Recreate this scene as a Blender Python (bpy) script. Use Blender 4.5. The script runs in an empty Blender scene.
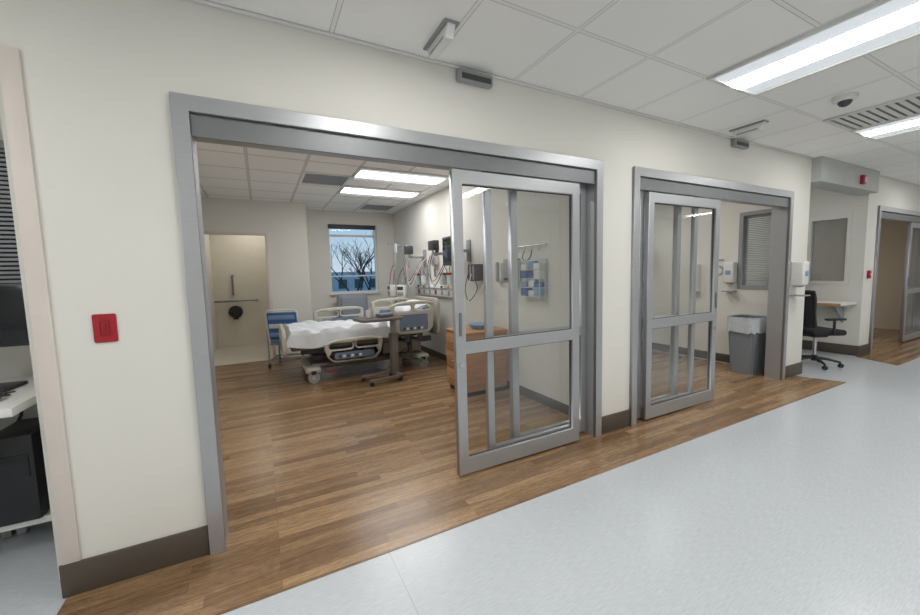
import bpy, bmesh, math, random
from mathutils import Vector, Matrix
random.seed(7)
SC=bpy.context.scene
COL=SC.collection
def lin(c):
    return tuple(((v/255.)/12.92 if v/255.<=.04045 else ((v/255.+.055)/1.055)**2.4) for v in c)
# ---------------------------------------------------------------- materials
def mat(name,rgb,rough=.5,metal=0.,var=.06,scale=8.,bump=0.,bscale=200.,stretch=(1,1,1),emit=0.,emitrgb=None,spec=.5):
    m=bpy.data.materials.new(name);m.use_nodes=True
    nt=m.node_tree;N=nt.nodes;Lk=nt.links
    b=N['Principled BSDF']
    b.inputs['Roughness'].default_value=rough;b.inputs['Metallic'].default_value=metal
    b.inputs['Specular IOR Level'].default_value=spec
    tc=N.new('ShaderNodeTexCoord');mp=N.new('ShaderNodeMapping');mp.inputs['Scale'].default_value=stretch
    Lk.new(tc.outputs['Object'],mp.inputs['Vector'])
    no=N.new('ShaderNodeTexNoise');no.inputs['Scale'].default_value=scale;no.inputs['Detail'].default_value=4
    Lk.new(mp.outputs[0],no.inputs['Vector'])
    rp=N.new('ShaderNodeValToRGB')
    c=lin(rgb)
    rp.color_ramp.elements[0].position=.3;rp.color_ramp.elements[1].position=.7
    rp.color_ramp.elements[0].color=tuple(v*(1-var) for v in c)+(1,)
    rp.color_ramp.elements[1].color=tuple(min(1,v*(1+var)) for v in c)+(1,)
    Lk.new(no.outputs['Fac'],rp.inputs['Fac']);Lk.new(rp.outputs['Color'],b.inputs['Base Color'])
    if bump:
        n2=N.new('ShaderNodeTexNoise');n2.inputs['Scale'].default_value=bscale
        Lk.new(mp.outputs[0],n2.inputs['Vector'])
        bp=N.new('ShaderNodeBump');bp.inputs['Strength'].default_value=bump;bp.inputs['Distance'].default_value=.01
        Lk.new(n2.outputs['Fac'],bp.inputs['Height']);Lk.new(bp.outputs[0],b.inputs['Normal'])
    if emit:
        b.inputs['Emission Color'].default_value=lin(emitrgb or rgb)+(1,)
        b.inputs['Emission Strength'].default_value=emit
    return m
def glassmat(name,tint=(.935,.95,.95),f0=.065,f1=.55):
    m=bpy.data.materials.new(name);m.use_nodes=True
    nt=m.node_tree;N=nt.nodes;Lk=nt.links;N.clear()
    o=N.new('ShaderNodeOutputMaterial');mx=N.new('ShaderNodeMixShader');t=N.new('ShaderNodeBsdfTransparent');g=N.new('ShaderNodeBsdfGlossy')
    fr=N.new('ShaderNodeLayerWeight');fr.inputs['Blend'].default_value=.5
    pw=N.new('ShaderNodeMath');pw.operation='POWER';pw.inputs[1].default_value=4
    ml=N.new('ShaderNodeMath');ml.operation='MULTIPLY_ADD';ml.inputs[1].default_value=f1;ml.inputs[2].default_value=f0
    t.inputs['Color'].default_value=tint+(1,);g.inputs['Roughness'].default_value=.01
    Lk.new(fr.outputs['Facing'],pw.inputs[0]);Lk.new(pw.outputs[0],ml.inputs[0])
    Lk.new(ml.outputs[0],mx.inputs[0]);Lk.new(t.outputs[0],mx.inputs[1]);Lk.new(g.outputs[0],mx.inputs[2]);Lk.new(mx.outputs[0],o.inputs[0])
    return m
def woodfloor(name):
    m=bpy.data.materials.new(name);m.use_nodes=True
    nt=m.node_tree;N=nt.nodes;Lk=nt.links;b=N['Principled BSDF']
    tc=N.new('ShaderNodeTexCoord')
    br=N.new('ShaderNodeTexBrick');br.offset=.37;br.offset_frequency=2;br.squash=.8;br.squash_frequency=3;br.inputs['Scale'].default_value=1
    br.inputs['Brick Width'].default_value=1.05;br.inputs['Row Height'].default_value=.064
    br.inputs['Mortar Size'].default_value=.0009;br.inputs['Bias'].default_value=0
    br.inputs['Color1'].default_value=lin((190,155,118))+(1,);br.inputs['Color2'].default_value=lin((138,107,78))+(1,)
    br.inputs['Mortar'].default_value=lin((104,80,58))+(1,)
    Lk.new(tc.outputs['Object'],br.inputs['Vector'])
    def grain(sc,scale,lo,hi,p0=.3,p1=.72):
        mp=N.new('ShaderNodeMapping');mp.inputs['Scale'].default_value=sc
        Lk.new(tc.outputs['Object'],mp.inputs['Vector'])
        no=N.new('ShaderNodeTexNoise');no.inputs['Scale'].default_value=scale;no.inputs['Detail'].default_value=8;no.inputs['Roughness'].default_value=.78
        Lk.new(mp.outputs[0],no.inputs['Vector'])
        rp=N.new('ShaderNodeValToRGB');rp.color_ramp.elements[0].position=p0;rp.color_ramp.elements[1].position=p1
        rp.color_ramp.elements[0].color=lo;rp.color_ramp.elements[1].color=hi
        Lk.new(no.outputs['Fac'],rp.inputs['Fac']);return rp.outputs['Color'],no
    def mul(a,b_):
        mx=N.new('ShaderNodeMix');mx.data_type='RGBA';mx.blend_type='MULTIPLY';mx.inputs[0].default_value=1
        Lk.new(a,mx.inputs[6]);Lk.new(b_,mx.inputs[7]);return mx.outputs[2]
    g1,no=grain((1.6,18,1),2.6,(.44,.43,.41,1),(1.2,1.2,1.2,1))
    g2,_=grain((3,30,1),6.,(.58,.57,.55,1),(1.12,1.12,1.12,1),.36,.6)
    Lk.new(mul(mul(br.outputs['Color'],g1),g2),b.inputs['Base Color'])
    b.inputs['Roughness'].default_value=.25
    bp=N.new('ShaderNodeBump');bp.inputs['Strength'].default_value=.05;bp.inputs['Distance'].default_value=.004
    Lk.new(no.outputs['Fac'],bp.inputs['Height']);Lk.new(bp.outputs[0],b.inputs['Normal'])
    return m
def vinyl(name,rgb):
    m=mat(name,rgb,.24,var=.10,scale=3.0,stretch=(6,75,1))
    nt=m.node_tree;N=nt.nodes;Lk=nt.links;b=N['Principled BSDF']
    src=b.inputs['Base Color'].links[0].from_socket
    tc=N.new('ShaderNodeTexCoord')
    br=N.new('ShaderNodeTexBrick');br.offset=0;br.inputs['Scale'].default_value=1
    br.inputs['Brick Width'].default_value=7.32;br.inputs['Row Height'].default_value=19
    br.inputs['Mortar Size'].default_value=.0015
    mp=N.new('ShaderNodeMapping');mp.inputs['Location'].default_value=(6.82,9,0)
    Lk.new(tc.outputs['Object'],mp.inputs['Vector']);Lk.new(mp.outputs[0],br.inputs['Vector'])
    mx=N.new('ShaderNodeMix');mx.data_type='RGBA';mx.inputs[7].default_value=lin((164,168,172))+(1,)
    Lk.new(br.outputs['Fac'],mx.inputs[0]);Lk.new(src,mx.inputs[6]);Lk.new(mx.outputs[2],b.inputs['Base Color'])
    return m
def ceilmat(name,ox,oy,w=.61,h=.61,tile=(250,250,248),bar=(242,242,240),groove=(202,202,200)):
    m=bpy.data.materials.new(name);m.use_nodes=True
    nt=m.node_tree;N=nt.nodes;Lk=nt.links;b=N['Principled BSDF'];b.inputs['Roughness'].default_value=.9
    tc=N.new('ShaderNodeTexCoord');mp=N.new('ShaderNodeMapping');mp.inputs['Location'].default_value=(ox,oy,0)
    Lk.new(tc.outputs['Object'],mp.inputs['Vector'])
    def brick(ms,sm):
        br=N.new('ShaderNodeTexBrick');br.offset=0;br.inputs['Scale'].default_value=1
        br.inputs['Brick Width'].default_value=w;br.inputs['Row Height'].default_value=h
        br.inputs['Mortar Size'].default_value=ms;br.inputs['Mortar Smooth'].default_value=sm
        Lk.new(mp.outputs[0],br.inputs['Vector']);return br
    br=brick(.010,0)
    c=lin(tile)
    br.inputs['Color1'].default_value=c+(1,);br.inputs['Color2'].default_value=tuple(v*.97 for v in c)+(1,)
    br.inputs['Mortar'].default_value=lin(bar)+(1,)
    b2=brick(.0145,0);mg=N.new('ShaderNodeMix');mg.data_type='RGBA'
    sub=N.new('ShaderNodeMath');sub.operation='SUBTRACT';Lk.new(b2.outputs['Fac'],sub.inputs[0]);Lk.new(br.outputs['Fac'],sub.inputs[1])
    mg.inputs[7].default_value=lin(groove)+(1,)
    Lk.new(sub.outputs[0],mg.inputs[0]);Lk.new(br.outputs['Color'],mg.inputs[6])
    no=N.new('ShaderNodeTexNoise');no.inputs['Scale'].default_value=90;no.inputs['Detail'].default_value=3
    Lk.new(tc.outputs['Object'],no.inputs['Vector'])
    mx=N.new('ShaderNodeMix');mx.data_type='RGBA';mx.blend_type='MULTIPLY';mx.inputs[0].default_value=.04
    Lk.new(mg.outputs[2],mx.inputs[6]);Lk.new(no.outputs['Fac'],mx.inputs[7]);Lk.new(mx.outputs[2],b.inputs['Base Color'])
    return m
WALL=mat('cream_wall_paint',(226,224,217),.7,var=.012,scale=2,bump=.05,bscale=300)
WALLG=mat('grey_soffit_paint',(186,188,186),.6,var=.02)
WALLB=mat('beige_bathroom_wall',(226,221,208),.6,var=.02)
GUARD=mat('beige_corner_guard',(218,208,200),.5,var=.02)
BASE=mat('brown_rubber_base',(84,75,66),.5,var=.05)
ALU=mat('satin_aluminium',(176,178,181),.38,.6,var=.03,scale=3,stretch=(1,1,30))
ALUD=mat('dark_aluminium',(128,130,132),.45,.6,var=.04)  # darker grey finish for track strip, pull handles and grab bars
GASK=mat('grey_gasket',(84,85,87),.6)
GL=glassmat('clear_glass')
GLW=glassmat('window_glass',(.97,.98,.985),.04,.4)
WFL=woodfloor('wood_plank_vinyl')
VIN=vinyl('blue_grey_vinyl',(196,201,206))
TILEF=mat('beige_tile_floor',(206,200,188),.45,var=.05)
CEIL=ceilmat('ceiling_tiles',-.43+6.1,.62+6.1)
CEILR=ceilmat('room_ceiling_tiles',-.56+6.1,-.03+6.1,bar=(222,222,220),groove=(178,178,176))
PLW=mat('white_plastic',(226,226,223),.4,var=.02)
PLG=mat('grey_plastic',(150,153,156),.45,var=.03)
PLD=mat('dark_plastic',(36,37,40),.4,var=.1)
PLM=mat('charcoal_plastic',(66,68,72),.45,var=.08)
PLB=mat('beige_plastic',(188,184,172),.45,var=.03)
TAUPE=mat('taupe_plastic',(112,105,97),.45,var=.04)
BLUE=mat('blue_vinyl_fabric',(58,104,166),.55,var=.08)
LBLUE=mat('light_blue_plastic',(128,160,196),.45,var=.04)
NAVY=mat('slate_blue_panel',(112,126,148),.45,var=.04)
RED=mat('red_plastic',(164,24,36),.45,var=.04)
TEAL=mat('teal_plastic',(70,140,142),.4)
LINEN=mat('white_linen',(224,228,234),.85,var=.03,scale=5,bump=.15,bscale=30)
WOOD=mat('cabinet_wood',(180,136,94),.45,var=.15,scale=3,stretch=(1,1,12))
WOODD=mat('dark_table_wood',(92,68,54),.4,var=.2,scale=3,stretch=(2,20,1))
STEEL=mat('chrome_steel',(200,200,204),.22,.95,var=.02)
SCRN=mat('dark_screen',(24,27,32),.15,var=.05)
SCRB=mat('lit_blue_screen',(60,130,190),.3,emit=.3)
GREEN=mat('green_screen',(80,150,110),.3,emit=.15)
GREENP=mat('green_plastic',(60,130,80),.4)
YEL=mat('yellow_label',(210,185,80),.5)
BLACKF=mat('black_mesh_fabric',(30,30,33),.8,var=.15)
BINM=mat('grey_bin_plastic',(128,135,142),.5,var=.04)
BAG=mat('clear_bag_liner',(196,202,208),.3,var=.1,scale=20,bump=.4,bscale=25)
LENS=mat('light_lens',(255,255,250),.5,emit=20.,emitrgb=(253,252,249))
LENS2=mat('glowing_reflector',(215,220,224),.5,var=.01,emit=.42,emitrgb=(236,244,252))  # faint emission stands in for lamp light bouncing off the side panels
LENS3=mat('dim_light_lens',(255,255,250),.5,emit=5.,emitrgb=(252,250,246))
LENSR=mat('room_light_lens',(255,255,250),.5,emit=13.,emitrgb=(253,252,250))
LENSW=mat('warm_light_lens',(255,246,230),.5,emit=7.,emitrgb=(255,249,240))
COUNTER=mat('white_laminate',(226,225,220),.35,var=.02)
BARK=mat('tree_bark',(54,50,52),.9,var=.2)
SNOW=mat('pale_ground',(190,200,208),.9,var=.1)
BLD=mat('distant_building',(176,180,186),.8,var=.1)
BLIND=mat('grey_blind_slats',(150,155,160),.5,var=.06)
PALEB=mat('pale_blind_slats',(176,180,180),.5,var=.06)
NUMG=mat('grey_wall_lettering',(160,166,172),.5)
CLOUDY=mat('cloudy_canister',(205,215,218),.15,var=.03)
FLUID=mat('clear_fluid_bag',(215,220,222),.2,var=.02)
# ---------------------------------------------------------------- mesh builder
class M:
    def __init__(s): s.bm=bmesh.new();s.mats=[]
    def mi(s,m):
        if m not in s.mats: s.mats.append(m)
        return s.mats.index(m)
    def add(s,bm,m,mtx=None):
        k=s.mi(m)
        for f in bm.faces: f.material_index=k
        if mtx is not None: bmesh.ops.transform(bm,matrix=mtx,verts=bm.verts)
        me=bpy.data.meshes.new('tmp');bm.to_mesh(me);bm.free();s.bm.from_mesh(me);bpy.data.meshes.remove(me)
        return s
    def box(s,x0,x1,y0,y1,z0,z1,m,bev=0,seg=2,mtx=None):
        b=bmesh.new();bmesh.ops.create_cube(b,size=1)
        for v in b.verts: v.co=Vector(((x0+x1)/2+v.co.x*(x1-x0),(y0+y1)/2+v.co.y*(y1-y0),(z0+z1)/2+v.co.z*(z1-z0)))
        if bev: bmesh.ops.bevel(b,geom=list(b.edges),offset=bev,segments=seg,affect='EDGES',profile=.5)
        return s.add(b,m,mtx)
    def quad(s,p,m):
        b=bmesh.new();b.faces.new([b.verts.new(q) for q in p]);return s.add(b,m)
    def cyl(s,p0,p1,r,m,r2=None,seg=16,mtx=None):
        p0=Vector(p0);p1=Vector(p1);d=p1-p0
        b=bmesh.new();bmesh.ops.create_cone(b,cap_ends=True,segments=seg,radius1=r,radius2=r if r2 is None else r2,depth=d.length)
        q=d.to_track_quat('Z','Y').to_matrix().to_4x4()
        bmesh.ops.transform(b,matrix=Matrix.Translation((p0+p1)/2)@q,verts=b.verts)
        return s.add(b,m,mtx)
    def sph(s,c,r,m,seg=16,mtx=None):
        b=bmesh.new();bmesh.ops.create_uvsphere(b,u_segments=seg,v_segments=seg//2,radius=1)
        rr_=r if hasattr(r,'__len__') else (r,r,r)
        for v in b.verts: v.co=Vector((c[0]+v.co.x*rr_[0],c[1]+v.co.y*rr_[1],c[2]+v.co.z*rr_[2]))
        return s.add(b,m,mtx)
    def tube(s,pts,r,m,seg=8,mtx=None,closed=False,r1=None):
        P=[Vector(p) for p in pts];n=len(P);b=bmesh.new();rings=[]
        up=None
        for i,p in enumerate(P):
            if closed: t=(P[(i+1)%n]-P[i-1]).normalized()
            else: t=(P[min(i+1,n-1)]-P[max(i-1,0)]).normalized()
            if up is None:
                up=Vector((0,0,1)) if abs(t.z)<.9 else Vector((1,0,0))
            u=(up-t*up.dot(t)).normalized();w=t.cross(u);up=u
            rad=r if r1 is None else r+(r1-r)*i/(n-1)
            rings.append([b.verts.new(p+u*math.cos(a)*rad+w*math.sin(a)*rad) for a in [2*math.pi*k/seg for k in range(seg)]])
        R=range(n) if closed else range(n-1)
        for i in R:
            A=rings[i];B=rings[(i+1)%n]
            for k in range(seg): b.faces.new((A[k],A[(k+1)%seg],B[(k+1)%seg],B[k]))
        if not closed: b.faces.new(rings[0][::-1]);b.faces.new(rings[-1])
        return s.add(b,m,mtx)
    def hose(s,pts,r,m,seg=6,sub=6):
        P=[Vector(p) for p in pts];Q=[]
        for i in range(len(P)-1):
            p0=P[max(i-1,0)];p1=P[i];p2=P[i+1];p3=P[min(i+2,len(P)-1)]
            for k in range(sub):
                t=k/sub;Q.append(.5*((2*p1)+(p2-p0)*t+(2*p0-5*p1+4*p2-p3)*t*t+(3*p1-p0-3*p2+p3)*t**3))
        Q.append(P[-1]);return s.tube(Q,r,m,seg)
    def lathe(s,prof,m,c=(0,0,0),seg=24,mtx=None):
        b=bmesh.new();rings=[]
        for r,z in prof: rings.append([b.verts.new((c[0]+r*math.cos(2*math.pi*k/seg),c[1]+r*math.sin(2*math.pi*k/seg),c[2]+z)) for k in range(seg)])
        for i in range(len(prof)-1):
            for k in range(seg): b.faces.new((rings[i][k],rings[i][(k+1)%seg],rings[i+1][(k+1)%seg],rings[i+1][k]))
        b.faces.new(rings[0][::-1]);b.faces.new(rings[-1])
        return s.add(b,m,mtx)
    def plate(s,loops,depth,m,mtx=None,bev=0):
        cu=bpy.data.curves.new('c','CURVE');cu.dimensions='2D';cu.fill_mode='BOTH';cu.extrude=max(depth/2-bev,0.0001);cu.bevel_depth=bev;cu.offset=-bev;cu.bevel_resolution=1
        for lp in loops:
            sp=cu.splines.new('POLY');sp.points.add(len(lp)-1)
            for i,p in enumerate(lp): sp.points[i].co=(p[0],p[1],0,1)
            sp.use_cyclic_u=True
        o=bpy.data.objects.new('c',cu);COL.objects.link(o)
        dg=bpy.context.evaluated_depsgraph_get();me=bpy.data.meshes.new_from_object(o.evaluated_get(dg))
        b=bmesh.new();b.from_mesh(me);bpy.data.objects.remove(o);bpy.data.curves.remove(cu);bpy.data.meshes.remove(me)
        return s.add(b,m,mtx)
    def text(s,txt,size,m,mtx,depth=.001):
        cu=bpy.data.curves.new('t','FONT');cu.body=txt;cu.size=size;cu.extrude=depth;cu.align_x='CENTER';cu.align_y='CENTER'
        o=bpy.data.objects.new('t',cu);COL.objects.link(o)
        dg=bpy.context.evaluated_depsgraph_get();me=bpy.data.meshes.new_from_object(o.evaluated_get(dg))
        b=bmesh.new();b.from_mesh(me);bpy.data.objects.remove(o);bpy.data.curves.remove(cu);bpy.data.meshes.remove(me)
        return s.add(b,m,mtx)
    def grid(s,fn,nu,nv,m,mtx=None):
        b=bmesh.new();V=[[b.verts.new(fn(i/nu,j/nv)) for j in range(nv+1)] for i in range(nu+1)]
        for i in range(nu):
            for j in range(nv): b.faces.new((V[i][j],V[i+1][j],V[i+1][j+1],V[i][j+1]))
        return s.add(b,m,mtx)
    def out(s,name,parent=None,loc=(0,0,0),rot=(0,0,0),smooth=True,label=None,cat=None,kind=None,group=None):
        me=bpy.data.meshes.new(name);bmesh.ops.recalc_face_normals(s.bm,faces=s.bm.faces)
        s.bm.to_mesh(me);s.bm.free()
        for m in s.mats: me.materials.append(m)
        if smooth:
            for p in me.polygons: p.use_smooth=True
            me.set_sharp_from_angle(angle=math.radians(35))
        o=bpy.data.objects.new(name,me);COL.objects.link(o);o.location=loc;o.rotation_euler=rot
        if parent: o.parent=parent
        if label:o['label']=label
        if cat:o['category']=cat
        if kind:o['kind']=kind
        if group:o['group']=group
        return o
def E(name,label,cat,loc=(0,0,0),rz=0,kind=None,group=None):
    o=bpy.data.objects.new(name,None);o.empty_display_size=.1;COL.objects.link(o);o.location=loc;o.rotation_euler=(0,0,rz)
    o['label']=label;o['category']=cat
    if kind:o['kind']=kind
    if group:o['group']=group
    return o
def copytree(src,loc,rz=None,label=None):
    n=src.copy();COL.objects.link(n);n.location=loc
    if rz is not None:n.rotation_euler=(0,0,rz)
    if label:n['label']=label
    def rec(a,b):
        for c in list(a.children):
            d=c.copy();COL.objects.link(d);d.parent=b;rec(c,d)
    rec(src,n);return n
def rr(x0,x1,y0,y1,r,n=5):
    P=[]
    for cx,cy,a0 in ((x1-r,y1-r,0),(x0+r,y1-r,90),(x0+r,y0+r,180),(x1-r,y0+r,270)):
        for k in range(n+1):
            a=math.radians(a0+90*k/n);P.append((cx+r*math.cos(a),cy+r*math.sin(a)))
    return P
RX=Matrix.Rotation(math.pi/2,4,'X')
def XZ(y): return Matrix.Translation((0,y,0))@RX
def YZ(x): return Matrix.Translation((x,0,0))@Matrix(((0,0,1,0),(1,0,0,0),(0,1,0,0),(0,0,0,1)))
H=2.75
RW=-math.pi/2
# ---------------------------------------------------------------- shell
def S(m,name,label,cat='wall'): return m.out(name,label=label,cat=cat,kind='structure',smooth=False)
w=M()
T=.15
w.box(-.87,-.30,0,T,0,H,WALL)
w.box(-.30,2.50,0,T,2.28,H,WALL)
w.box(2.50,2.92,0,T,0,H,WALL)
w.box(2.92,5.70,0,T,2.28,H,WALL)
w.box(5.70,6.22,0,T,0,H,WALL)
w.box(8.10,8.51,0,T,0,H,WALL)
w.box(8.51,11.31,0,T,2.28,H,WALL)
w.box(11.31,16,0,T,0,H,WALL)
S(w,'wall_corridor','long cream painted corridor wall with wide door openings')
S(M().box(-7,-.87,0,T,2.38,H,WALL),'wall_header','cream wall header above the workstation niche')
S(M().box(-7,-3.2,0,T,0,2.38,WALL),'wall_corridor_near','cream corridor wall beyond the workstation niche')
S(M().box(6.22,8.10,-.10,T,2.45,H,WALLG,.004),'wall_soffit','grey painted soffit over the charting alcove')
S(M().box(-7,16,-4.3,-4.2,0,H,WALL),'wall_opposite','cream wall on the other side of the corridor')
S(M().box(-7.1,-7,-4.3,1.0,0,H,WALL),'wall_corridor_end','cream wall closing the corridor')
S(M().box(16,16.1,-4.3,5.9,0,H,WALL),'wall_corridor_far_end','cream wall closing the far end of corridor')
S(M().box(-.95,-.87,T,7.2,0,H,WALL),'wall_room_west','cream side wall of the patient room')
S(M().box(2.62,2.79,T,5.9,0,H,WALL),'wall_partition','cream partition wall between two patient rooms')
b=M();b.box(-.87,-.80,5.12,5.24,0,H,WALL);b.box(-.80,.12,5.12,5.24,2.17,H,WALL);b.box(.12,.80,5.12,5.24,0,H,WALL)
b.box(.72,.80,5.24,5.75,0,H,WALL)
S(b,'wall_bathroom','cream wall with an open bathroom doorway')
b=M();b.box(.80,1.25,5.75,5.9,0,H,WALL);b.box(2.24,2.62,5.75,5.9,0,H,WALL);b.box(1.25,2.24,5.75,5.9,0,1.08,WALL);b.box(1.25,2.24,5.75,5.9,2.48,H,WALL)
S(b,'wall_window','cream exterior wall around the window')
b=M();b.box(-.87,.80,7.1,7.2,0,H,WALLB);b.box(.72,.80,5.9,7.1,0,H,WALLB)
S(b,'wall_bathroom_inner','warm beige bathroom wall')
S(M().box(-3.2,-.95,.85,.95,0,H,WALL),'wall_workstation','cream back wall of the workstation niche')
S(M().box(-3.3,-3.2,T,.95,0,H,WALL),'wall_workstation_side','cream side wall of the workstation niche')
WY0,WY1=.31,.69
b=M();b.box(6.10,6.22,T,WY0,0,H,WALL);b.box(6.10,6.22,WY0,WY1,0,1.14,WALL);b.box(6.10,6.22,WY0,WY1,2.14,H,WALL);b.box(6.10,6.22,WY1,5.9,0,H,WALL)
S(b,'wall_room_east','cream side wall with an observation window')
b=M();b.box(8.10,8.22,T,.20,0,H,WALL);b.box(8.10,8.22,.20,.66,0,1.14,WALL);b.box(8.10,8.22,.20,.66,2.14,H,WALL);b.box(8.10,8.22,.66,5.9,0,H,WALL)
S(b,'wall_alcove_side','cream alcove side wall with an observation window')
S(M().box(6.22,8.10,1.15,1.25,0,H,WALL),'wall_alcove_back','cream back wall of the charting alcove')
S(M().box(2.79,16,5.8,5.9,0,H,WALL),'wall_rooms_back','cream rear wall of the neighbouring rooms')
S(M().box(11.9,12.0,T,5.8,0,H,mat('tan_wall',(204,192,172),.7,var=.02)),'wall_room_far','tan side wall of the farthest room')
S(M().box(-7.1,16.1,-4.3,5.9,-.1,-.003,VIN),'floor','pale blue grey sheet vinyl corridor floor','floor')
b=M()
def poly(pts,m,z0=-.003,z1=0):
    bm=bmesh.new();A=[bm.verts.new((x,y,z0)) for x,y in pts];B=[bm.verts.new((x,y,z1)) for x,y in pts]
    bm.faces.new(A[::-1]);bm.faces.new(B);n=len(pts)
    for i in range(n): bm.faces.new((A[i],A[(i+1)%n],B[(i+1)%n],B[i]))
    b.add(bm,m)
poly([(-.87,-.46),(6.18,-.46),(6.02,0),(6.02,5.8),(.8,5.8),(.8,5.12),(-.87,5.12)],WFL)
S(b,'floor_wood','warm brown wood plank vinyl floor','floor')
b=M();poly([(7.75,-.5),(14,-.5),(14,5.8),(8.2,5.8),(8.2,0),(8.0,0)],WFL)
S(b,'floor_wood_far','warm brown wood plank floor at the far doorway','floor')
b=M();poly([(-.87,5.12),(.72,5.12),(.72,7.1),(-.87,7.1)],TILEF)
S(b,'floor_bathroom','beige bathroom floor','floor')
S(M().box(-.95,.80,5.9,7.2,-.1,-.004,TILEF),'floor_slab','beige slab under the bathroom','floor')
S(M().box(-7.1,16.1,-4.3,.0,H,H+.1,CEIL),'ceiling','white acoustic tile corridor ceiling','ceiling')
S(M().box(-7.1,16.1,.0,5.9,H,H+.1,CEILR),'ceiling_room','white acoustic tile room ceiling','ceiling')
S(M().box(-.95,.80,5.9,7.2,H,H+.1,PLW),'ceiling_bathroom','white bathroom ceiling','ceiling')
def trim(name,label,*bx):
    m=M()
    for q in bx: m.box(*q[:6],q[6] if len(q)>6 else BASE,.004)
    return m.out(name,label=label,cat='baseboard' if 'baseboard' in name else 'trim',kind='structure')
bh=.155
trim('baseboard_corridor','dark brown rubber baseboard on the corridor wall',(-.885,-.32,-.014,0,0,bh))
trim('baseboard_between_doors','dark brown rubber baseboard between door frames',(2.52,2.90,-.014,0,0,bh))
trim('baseboard_pier','dark brown rubber baseboard on the pier',(5.72,6.234,-.014,0,0,bh),(6.22,6.234,0,1.15,0,bh))
trim('baseboard_alcove','dark brown rubber baseboard in the charting alcove',(8.086,8.10,-.014,1.15,0,bh),(8.10,8.49,-.014,0,0,bh))
trim('baseboard_workstation','dark brown rubber baseboard in the workstation niche',(-3.2,-.95,.836,.85,0,.16))
trim('baseboard_room','dark brown rubber baseboard in patient room',(2.606,2.62,.16,5.75,0,.1),(.12,.814,5.106,5.12,0,.1,WALL),(.80,.814,5.12,5.75,0,.1,WALL))
trim('baseboard_room_east','brown rubber baseboard in second room',(6.086,6.10,.16,5.8,0,.12))
trim('trim_corner_guard','beige vertical corner guard on the wall edge',(-.875,-.81,-.012,.0,.155,2.38,GUARD))
trim('trim_wall_angle','white ceiling wall angle strip',(-7,6.2,-.022,0,2.735,2.75,PLW),(8.1,16,-.022,0,2.735,2.75,PLW))
trim('trim_bathroom_door','cream metal bathroom door casing',(-.84,-.79,5.10,5.12,0,2.21,GUARD),(.115,.165,5.10,5.12,0,2.21,GUARD),(-.79,.115,5.10,5.12,2.165,2.21,GUARD))
# ---------------------------------------------------------------- sliding doors
def rectring(x0,x1,z0,z1): return [(x0,z0),(x1,z0),(x1,z1),(x0,z1)]
def panel(par,name,x0,x1,y0,th,handle=None,z0=.02,z1=2.10,sw=.075,gask=True):
    m=M()
    m.plate([rectring(x0,x1,z0,z1),rectring(x0+sw,x1-sw,z0+.115,.87),rectring(x0+sw,x1-sw,.955,z1-.09)],th,ALU,XZ(y0+th/2),bev=.004)
    if gask:
        for a,bb in ((z0+.115,.87),(.955,z1-.09)):
            m.plate([rectring(x0+sw,x1-sw,a,bb),rectring(x0+sw+.006,x1-sw-.006,a+.006,bb-.006)],th*.3,GASK,XZ(y0+th/2))
    p=m.out(name,par,smooth=False)
    for a,bb in ((z0+.116,.869),(.956,z1-.091)):
        g=M();y=y0+th/2;g.quad([(x0+sw+.001,y,a),(x1-sw-.001,y,a),(x1-sw-.001,y,bb),(x0+sw+.001,y,bb)],GL)
        g.out('glass_pane',p,smooth=False)
    if handle is not None:
        h=M();h.box(handle-.010,handle+.010,y0-.010,y0,1.0,1.16,ALUD,.004);h.cyl((handle,y0+.004,.80),(handle,y0-.008,.80),.016,STEEL)
        h.out('pull_handle',p)
    return p
def door(n,X0,mir,label):
    W=2.84
    d=E('door_%d'%n,label,'sliding door',(X0,0,0),kind='structure')
    fx=(lambda a,b_:(a,b_)) if not mir else (lambda a,b_:(W-b_-.07,W-a-.08))
    m=M()
    m.plate([[(0,0),(.07,0),(.07,2.225),(W-.07,2.225),(W-.07,0),(W,0),(W,2.30),(0,2.30)]],.03,ALU,XZ(-.012),bev=.002)
    m.box(.02,.07,0,.165,0,2.23,ALU);m.box(W-.07,W-.02,0,.165,0,2.23,ALU)
    m.box(.02,W-.02,0,.165,2.225,2.28,ALU)
    m.out('door_frame',d,smooth=False)
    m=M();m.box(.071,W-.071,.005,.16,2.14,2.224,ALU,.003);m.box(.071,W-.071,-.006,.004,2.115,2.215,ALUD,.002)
    m.out('track_header',d,smooth=False)
    a,b_=fx(1.46,2.58);p=panel(d,'sliding_panel',a,b_,-.028,.045,handle=(a+.035 if not mir else b_-.035))
    a,b_=fx(1.74,2.62);panel(d,'sliding_panel',a,b_,.03,.04,z1=2.13,sw=.055,gask=False)
    a,b_=fx(2.00,2.77) if not mir else (.071,.84);panel(d,'fixed_panel',a,b_,.085,.05,z1=2.138,sw=.06,gask=False)
    return d
door(1,-.32,False,'wide aluminium framed glass sliding door standing open')
door(2,2.90,True,'aluminium framed glass sliding door slid to one side')
door(3,8.49,False,'far aluminium framed glass sliding door standing open')
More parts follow.
